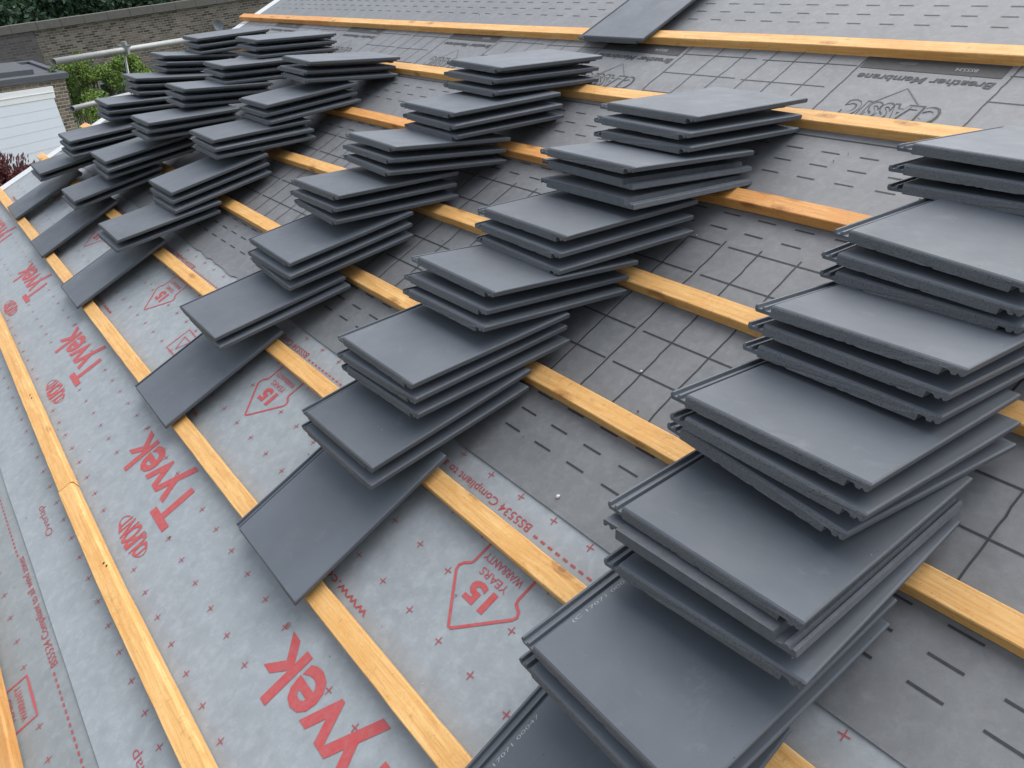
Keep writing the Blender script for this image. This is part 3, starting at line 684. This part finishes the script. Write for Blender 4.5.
m = MB(); m.tube(Q[0], Q[0] + d2 * 1.9, .0242); part('tube', m.mesh('tube', [M_GALV], True), sc2, Matrix.Translation(-Q[0]))
ua, ub = pix(117, 37, 6.45), pix(128, 72, 6.42)
ud = (ub - ua).normalized(); ua2 = C1 + Vector((-.045, .0, .14)); 
sc3 = thing('scaffold_tube', 'upright scaffold pole clamped behind the handrail tube', 'scaffold tube', Matrix.Translation((ua2.x, ua2.y, 0)), 'scaffold tubes beside the gable')
m = MB(); m.tube((ua2.x, ua2.y, 0), (ua2.x, ua2.y, C1.z - .03), .010); part('tube', m.mesh('tube', [M_GALV], True), sc3, Matrix.Translation((-ua2.x, -ua2.y, 0)))

# ------------------------------------------------------------------ garage
GZ = 2.8
A = pixz(67.5, 72.2, GZ); B = pixz(0, 80.5, GZ); Ck = pixz(33, 60.5, GZ)
e1 = (B - A); e1.z = 0; e1n = e1.normalized(); e2 = (Ck - A); e2.z = 0
B2 = A + e1n * 6.0
gar = thing('garage', 'brick garage with flat felt roof and white horizontally panelled door', 'garage', Matrix.Translation((A.x, A.y, 0)))
inv = Matrix.Translation((-A.x, -A.y, 0))
nrm = Vector((-e1n.y, e1n.x, 0)); 
if nrm.dot(CW - A) < 0: nrm = -nrm
def prism(poly, z0, z1, mb, mi=0):
    n = len(poly); vs = [(p.x, p.y, z0) for p in poly] + [(p.x, p.y, z1) for p in poly]
    fs = [tuple(range(n))[::-1], tuple(range(n, 2 * n))] + [(i, (i + 1) % n, n + (i + 1) % n, n + i) for i in range(n)]
    mb.add(vs, fs, mi)
# walls are modelled in a frame with x along the front so that the brick courses lie level
FR = Matrix.Translation((A.x, A.y, 0)) @ Matrix(((e1n.x, -nrm.x, 0, 0), (e1n.y, -nrm.y, 0, 0), (0, 0, 1, 0), (0, 0, 0, 1)))
FRi = FR.inverted()
loc = lambda p: FRi @ Vector((p.x, p.y, 0))
l2 = loc(A + e2)
ins = .10
def fpoint(u, v):      # point of the front wall plane seen at a pixel, in the garage frame
    dd = pix(u, v, 1.0) - CW; t_ = (A - CW).dot(nrm) / dd.dot(nrm); return FRi @ (CW + dd * t_)
dtr = fpoint(52, 86)
dx = dtr.x; dz = dtr.z
m = MB()
m.box((.06, .06, 0), (dx - .01, .25, GZ - .13)); m.box((dx - .01, .06, dz + .01), (5.9, .25, GZ - .13))
part('wall', m.mesh('wall', [M_BRICK_GAR]), gar, inv @ FR)
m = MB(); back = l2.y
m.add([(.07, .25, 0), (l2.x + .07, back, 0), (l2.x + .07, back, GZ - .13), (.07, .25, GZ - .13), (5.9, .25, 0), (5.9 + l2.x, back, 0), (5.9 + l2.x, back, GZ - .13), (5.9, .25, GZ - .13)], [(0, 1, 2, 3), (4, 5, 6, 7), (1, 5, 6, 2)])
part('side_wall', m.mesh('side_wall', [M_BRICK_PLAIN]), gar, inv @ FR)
def para(y0, y1, x0, x1, z0, z1, mb):
    sl_ = l2.x / l2.y
    pts = [Vector((x0 + y0 * sl_, y0, 0)), Vector((x1 + y0 * sl_, y0, 0)), Vector((x1 + y1 * sl_, y1, 0)), Vector((x0 + y1 * sl_, y1, 0))]
    prism(pts, z0, z1, mb)
m = MB(); para(-.02, back + .1, 0, 6.0, GZ - .13, GZ - .06, m)
para(-.02, .22, 0, 6.0, GZ - .058, GZ, m); para(back - .15, back + .1, 0, 6.0, GZ - .058, GZ, m); para(.225, back - .155, 0, .25, GZ - .058, GZ - .001, m)
para(.9, back - .6, .9, 6.0, GZ - .058, GZ + .05, m)
part('flat_roof', m.mesh('flat_roof', [M_FELT]), gar, inv @ FR)
m = MB(); m.box((dx, -.02, dz - .26), (5.8, .05, dz)); m.box((dx + .01, -.035, dz - .13), (5.8, -.021, dz - .118))
part('door_frame', m.mesh('door_frame', [M_WHITE]), gar, inv @ FR)
m = MB(); tl = Matrix.Translation((0, .02, dz - .27)) @ Matrix.Rotation(math.radians(-9), 4, 'X')
m.box((dx + .05, -.03, -(dz - .30)), (5.8, .0, 0), 0, tl)
for i in range(1, 12): m.box((dx + .06, -.034, -i * .21 - .006), (5.8, -.031, -i * .21 + .006), 1, tl)
part('door', m.mesh('door', [M_DOOR, mat_simple('door_groove', (0.365, 0.395, 0.43), .5)]), gar, inv @ FR)

# ------------------------------------------------------------------ long brick wall with stone coping, beyond the garage
def wall_frame(pa, pb):
    xx = (pb - pa).normalized(); yy = Vector((0, 0, 1)).cross(xx).normalized(); zz = xx.cross(yy)
    return Matrix(((xx.x, yy.x, zz.x, pa.x), (xx.y, yy.y, zz.y, pa.y), (xx.z, yy.z, zz.z, pa.z), (0, 0, 0, 1))), (pb - pa).length
Wa, Wb = pix(-70, 36, 29.0), pix(330, -21.0, 36.0)
FRW, WL = wall_frame(Wa, Wb)
bw = thing('brick_wall', 'long weathered brown brick wall with stone coping behind the hedge', 'brick wall', FRW)
xs_ = (FRW.inverted() @ pix(33, 27, 29.9)).x
m = MB(); m.box((xs_, 0, -5.2), (WL, .35, -.32)); part('wall', m.mesh('wall', [M_BRICK_FAR]), bw)
m = MB(); m.box((0, -.08, -5.2), (xs_ - .004, .35, -.32)); part('plain_wall_section', m.mesh('wall2', [M_BRICK_PLAIN]), bw, None, 'darker plainer left end of the wall')
m = MB()
x = 0; 
while x < WL:
    l = .9 + rnd.uniform(-.05, .05); jz = rnd.uniform(-.006, .006); m.box((x + .006, -.16, -.318), (min(WL, x + l) - .006, .45, -.03 + jz)); x += l
part('coping_stones', m.mesh('coping', [M_STONE]), bw)
# round dish fixed to the wall
dd_ = pix(216, 25, 1.0) - CW; nw = FRW.to_3x3() @ Vector((0, 1, 0)); dp = CW + dd_ * ((Wa - CW).dot(nw) / dd_.dot(nw)); hitx = FRW.inverted() @ dp
dish = thing('satellite_dish', 'pale round dish against the brown brick wall', 'satellite dish', FRW @ Matrix.Translation((hitx.x, -.3, hitx.z)))
vs = []; fs = []; nr, ns = 6, 24
for i in range(nr + 1):
    r_ = .21 * i / nr
    for j in range(ns): vs.append((r_ * math.cos(2 * PI * j / ns), -.10 * (r_ / .21) ** 2, r_ * math.sin(2 * PI * j / ns)))
for i in range(nr):
    for j in range(ns): fs.append((i * ns + j, i * ns + (j + 1) % ns, (i + 1) * ns + (j + 1) % ns, (i + 1) * ns + j))
part('reflector', mesh_of('reflector', vs, fs, [mat_simple('dish_grey', (.18, .195, .21), .6)], None, True), dish)
m = MB(); m.tube((0, 0, 0), (0, .30, 0), .03); m.tube((0, -.03, -.20), (0, -.30, -.03), .008); part('bracket', m.mesh('bracket', [M_GALV]), dish)

# ------------------------------------------------------------------ vegetation
def leaves(mb, n, sampler, size, r, mi=0):
    for _ in range(n):
        c = sampler(r); s = size * r.uniform(.6, 1.35)
        a = Vector((r.gauss(0, 1), r.gauss(0, 1), r.gauss(0, 1))).normalized(); b = a.orthogonal().normalized()
        b = (b * math.cos(6.28 * r.random()) + a.cross(b) * math.sin(6.28 * r.random())).normalized(); c2 = a.cross(b)
        mb.add([c - b * s, c - c2 * s * .45, c + b * s, c + c2 * s * .45 + a * s * .15], [(0, 1, 2, 3)], mi)
def clump_sampler(clumps):
    def f(r):
        c, rad = r.choice(clumps)
        v = Vector((r.gauss(0, 1), r.gauss(0, 1), r.gauss(0, 1))).normalized() * (r.random() ** .45)
        return c + Vector((v.x * rad, v.y * rad, v.z * rad * .8))
    return f
def branches(mb, base, clumps, r, r0):
    for c, rad in clumps:
        st = base.lerp(Vector((base.x, base.y, c.z)), .6)
        mb.tube(st, c, r0 * .25, 6)
def tree(label, base, hgt_, width, n, mat, seed, group=None, name='tree', leaf=.16):
    r = random.Random(seed); root = thing(name, label, 'tree', Matrix.Translation(base), group)
    cl = []
    for i in range(26):
        t_ = r.uniform(.12, 1); wr = width * (.5 + .5 * math.sin(PI * min(1, t_ * .8 + .2)))
        a = r.uniform(0, 6.28); q = r.random() ** .5 * wr
        cl.append((Vector((math.cos(a) * q, math.sin(a) * q, hgt_ * t_)), width * r.uniform(.25, .5)))
    mb = MB(); leaves(mb, n, clump_sampler(cl), leaf, r); part('crown', mb.mesh('crown', [mat]), root)
    mb = MB(); mb.tube((0, 0, 0), (0, 0, hgt_ * .8), .16 * width / 2, 8); branches(mb, Vector((0, 0, 0)), cl[:12], r, .2); part('trunk', mb.mesh('trunk', [M_BARK]), root)
    return root
TR = [(-40, 36.5, 8.0, 'dark leafy tree leftmost beyond the brick wall', M_LEAF_DARK), (12, 38, 7.6, 'dark green tree beyond the wall, above the garage corner', M_LEAF_DARK),
      (58, 39, 8.2, 'dense dark tree beyond the wall, above the handrail tube end', M_LEAF_DARK), (104, 40.5, 8.6, 'dark tree beyond the wall, over the scaffold coupler', M_LEAF_DARK),
      (150, 42, 8.4, 'dark green tree rightmost beyond the wall coping', M_LEAF_DARK), (205, 44, 8.4, 'dark tree beyond the wall, nearest the white verge of the roof', M_LEAF_DARK)]
TR += [(28, 47, 9.5, 'far dark tree filling the gap between two nearer trees at left', M_LEAF_DARK), (-12, 46, 9.5, 'far dark tree at the top left corner behind the others', M_LEAF_DARK), (80, 49, 9.5, 'far dark tree behind the row, over the handrail tube middle', M_LEAF_DARK)]
for i, (u, dpt, hh, lab, mt) in enumerate(TR):
    p_ = pix(u, 0, dpt); tree(lab, Vector((p_.x, p_.y, 0)), hh, 3.0, 15000, mt, 40 + i, 'trees beyond the brick wall', leaf=.15)
# hedge between the garage and the brick wall
def hedge_box(label, u0, u1, dpt, ztop, zbot, depth_, n, mat, seed, leaf, cat='hedge'):
    r = random.Random(seed); pa, pb = pix(u0, 60, dpt), pix(u1, 60, dpt + .8); pa.z = pb.z = 0
    dv = (pb - pa); yv = Vector((-dv.y, dv.x, 0)).normalized()
    root = thing('hedge', label, cat, Matrix.Translation(pa)); cl = []
    L_ = dv.length; k = int(L_ / .28)
    for i in range(k):
        for q in range(5):
            cl.append((dv * ((i + r.random()) / k) + yv * r.uniform(-.5, .5) * depth_ + Vector((0, 0, ztop - .30 - r.random() ** 2.2 * (ztop - zbot) + .16 * math.sin(i * 1.7))), r.uniform(.14, .34)))
    mb = MB(); leaves(mb, n, clump_sampler(cl), leaf, r); part('foliage', mb.mesh('foliage', [mat]), root)
    mb = MB()
    for i in range(k * 3):
        b0 = dv * r.random() + yv * r.uniform(-.3, .3) * depth_; mb.tube(b0, b0 + Vector((r.uniform(-.25, .25), r.uniform(-.25, .25), ztop - .4)), .012, 5)
    part('stems', mb.mesh('stems', [M_BARK]), root)
hedge_box('bright green hedge behind the scaffold tube beside the garage', 60, 150, 20.0, 3.12, 1.9, 1.2, 24000, M_LEAF_MID, 5, .032)
hedge_box('lower yellow green bush beside the garage corner brickwork', 78, 118, 16.0, 2.62, 1.6, .8, 12000, M_LEAF_MID, 9, .028, 'bush')
hedge_box('dark hedge along the foot of the brick wall', 30, 230, 26.0, 2.2, .6, 1.6, 6000, M_LEAF_DARK, 19, .09)  # same dark leaf colours as the trees
# dark red shrub in front of the garage door
r = random.Random(3); pb_ = pix(8, 182, 11.0)
rs = thing('red_shrub', 'dark red leaved shrub in front of the white garage door', 'shrub', Matrix.Translation((pb_.x, pb_.y, 0)))
cl = []; top = pb_.z + .28
for i in range(60):
    a = r.uniform(0, 6.28); q = .62 * r.random() ** .5; cl.append((Vector((q * math.cos(a), q * math.sin(a), top - .03 - r.random() ** 2.4 * 1.6 - q * .22)), r.uniform(.08, .17)))
mb = MB(); leaves(mb, 24000, clump_sampler(cl), .030, r)
part('foliage', mb.mesh('foliage', [M_LEAF_RED]), rs)
mb = MB()
for i in range(26):
    a = r.uniform(0, 6.28); q = .55 * r.random() ** .5; mb.tube((q * .2 * math.cos(a), q * .2 * math.sin(a), 0), (q * math.cos(a), q * math.sin(a), top + r.uniform(-.06, .02) - q * .2), .009, 5)
    for s_ in range(14):
        tt = 1 - s_ * .012; c_ = Vector((q * math.cos(a), q * math.sin(a), top - q * .2)) + Vector((r.gauss(0, .035), r.gauss(0, .035), r.uniform(-.15, .09)))
        mb.add([c_, c_ + Vector((.02, .01, .03)), c_ + Vector((.01, .02, .07)), c_ + Vector((-.012, 0, .035))], [(0, 1, 2, 3)], 1)
part('stems', mb.mesh('stems', [M_BARK, M_LEAF_RED]), rs)
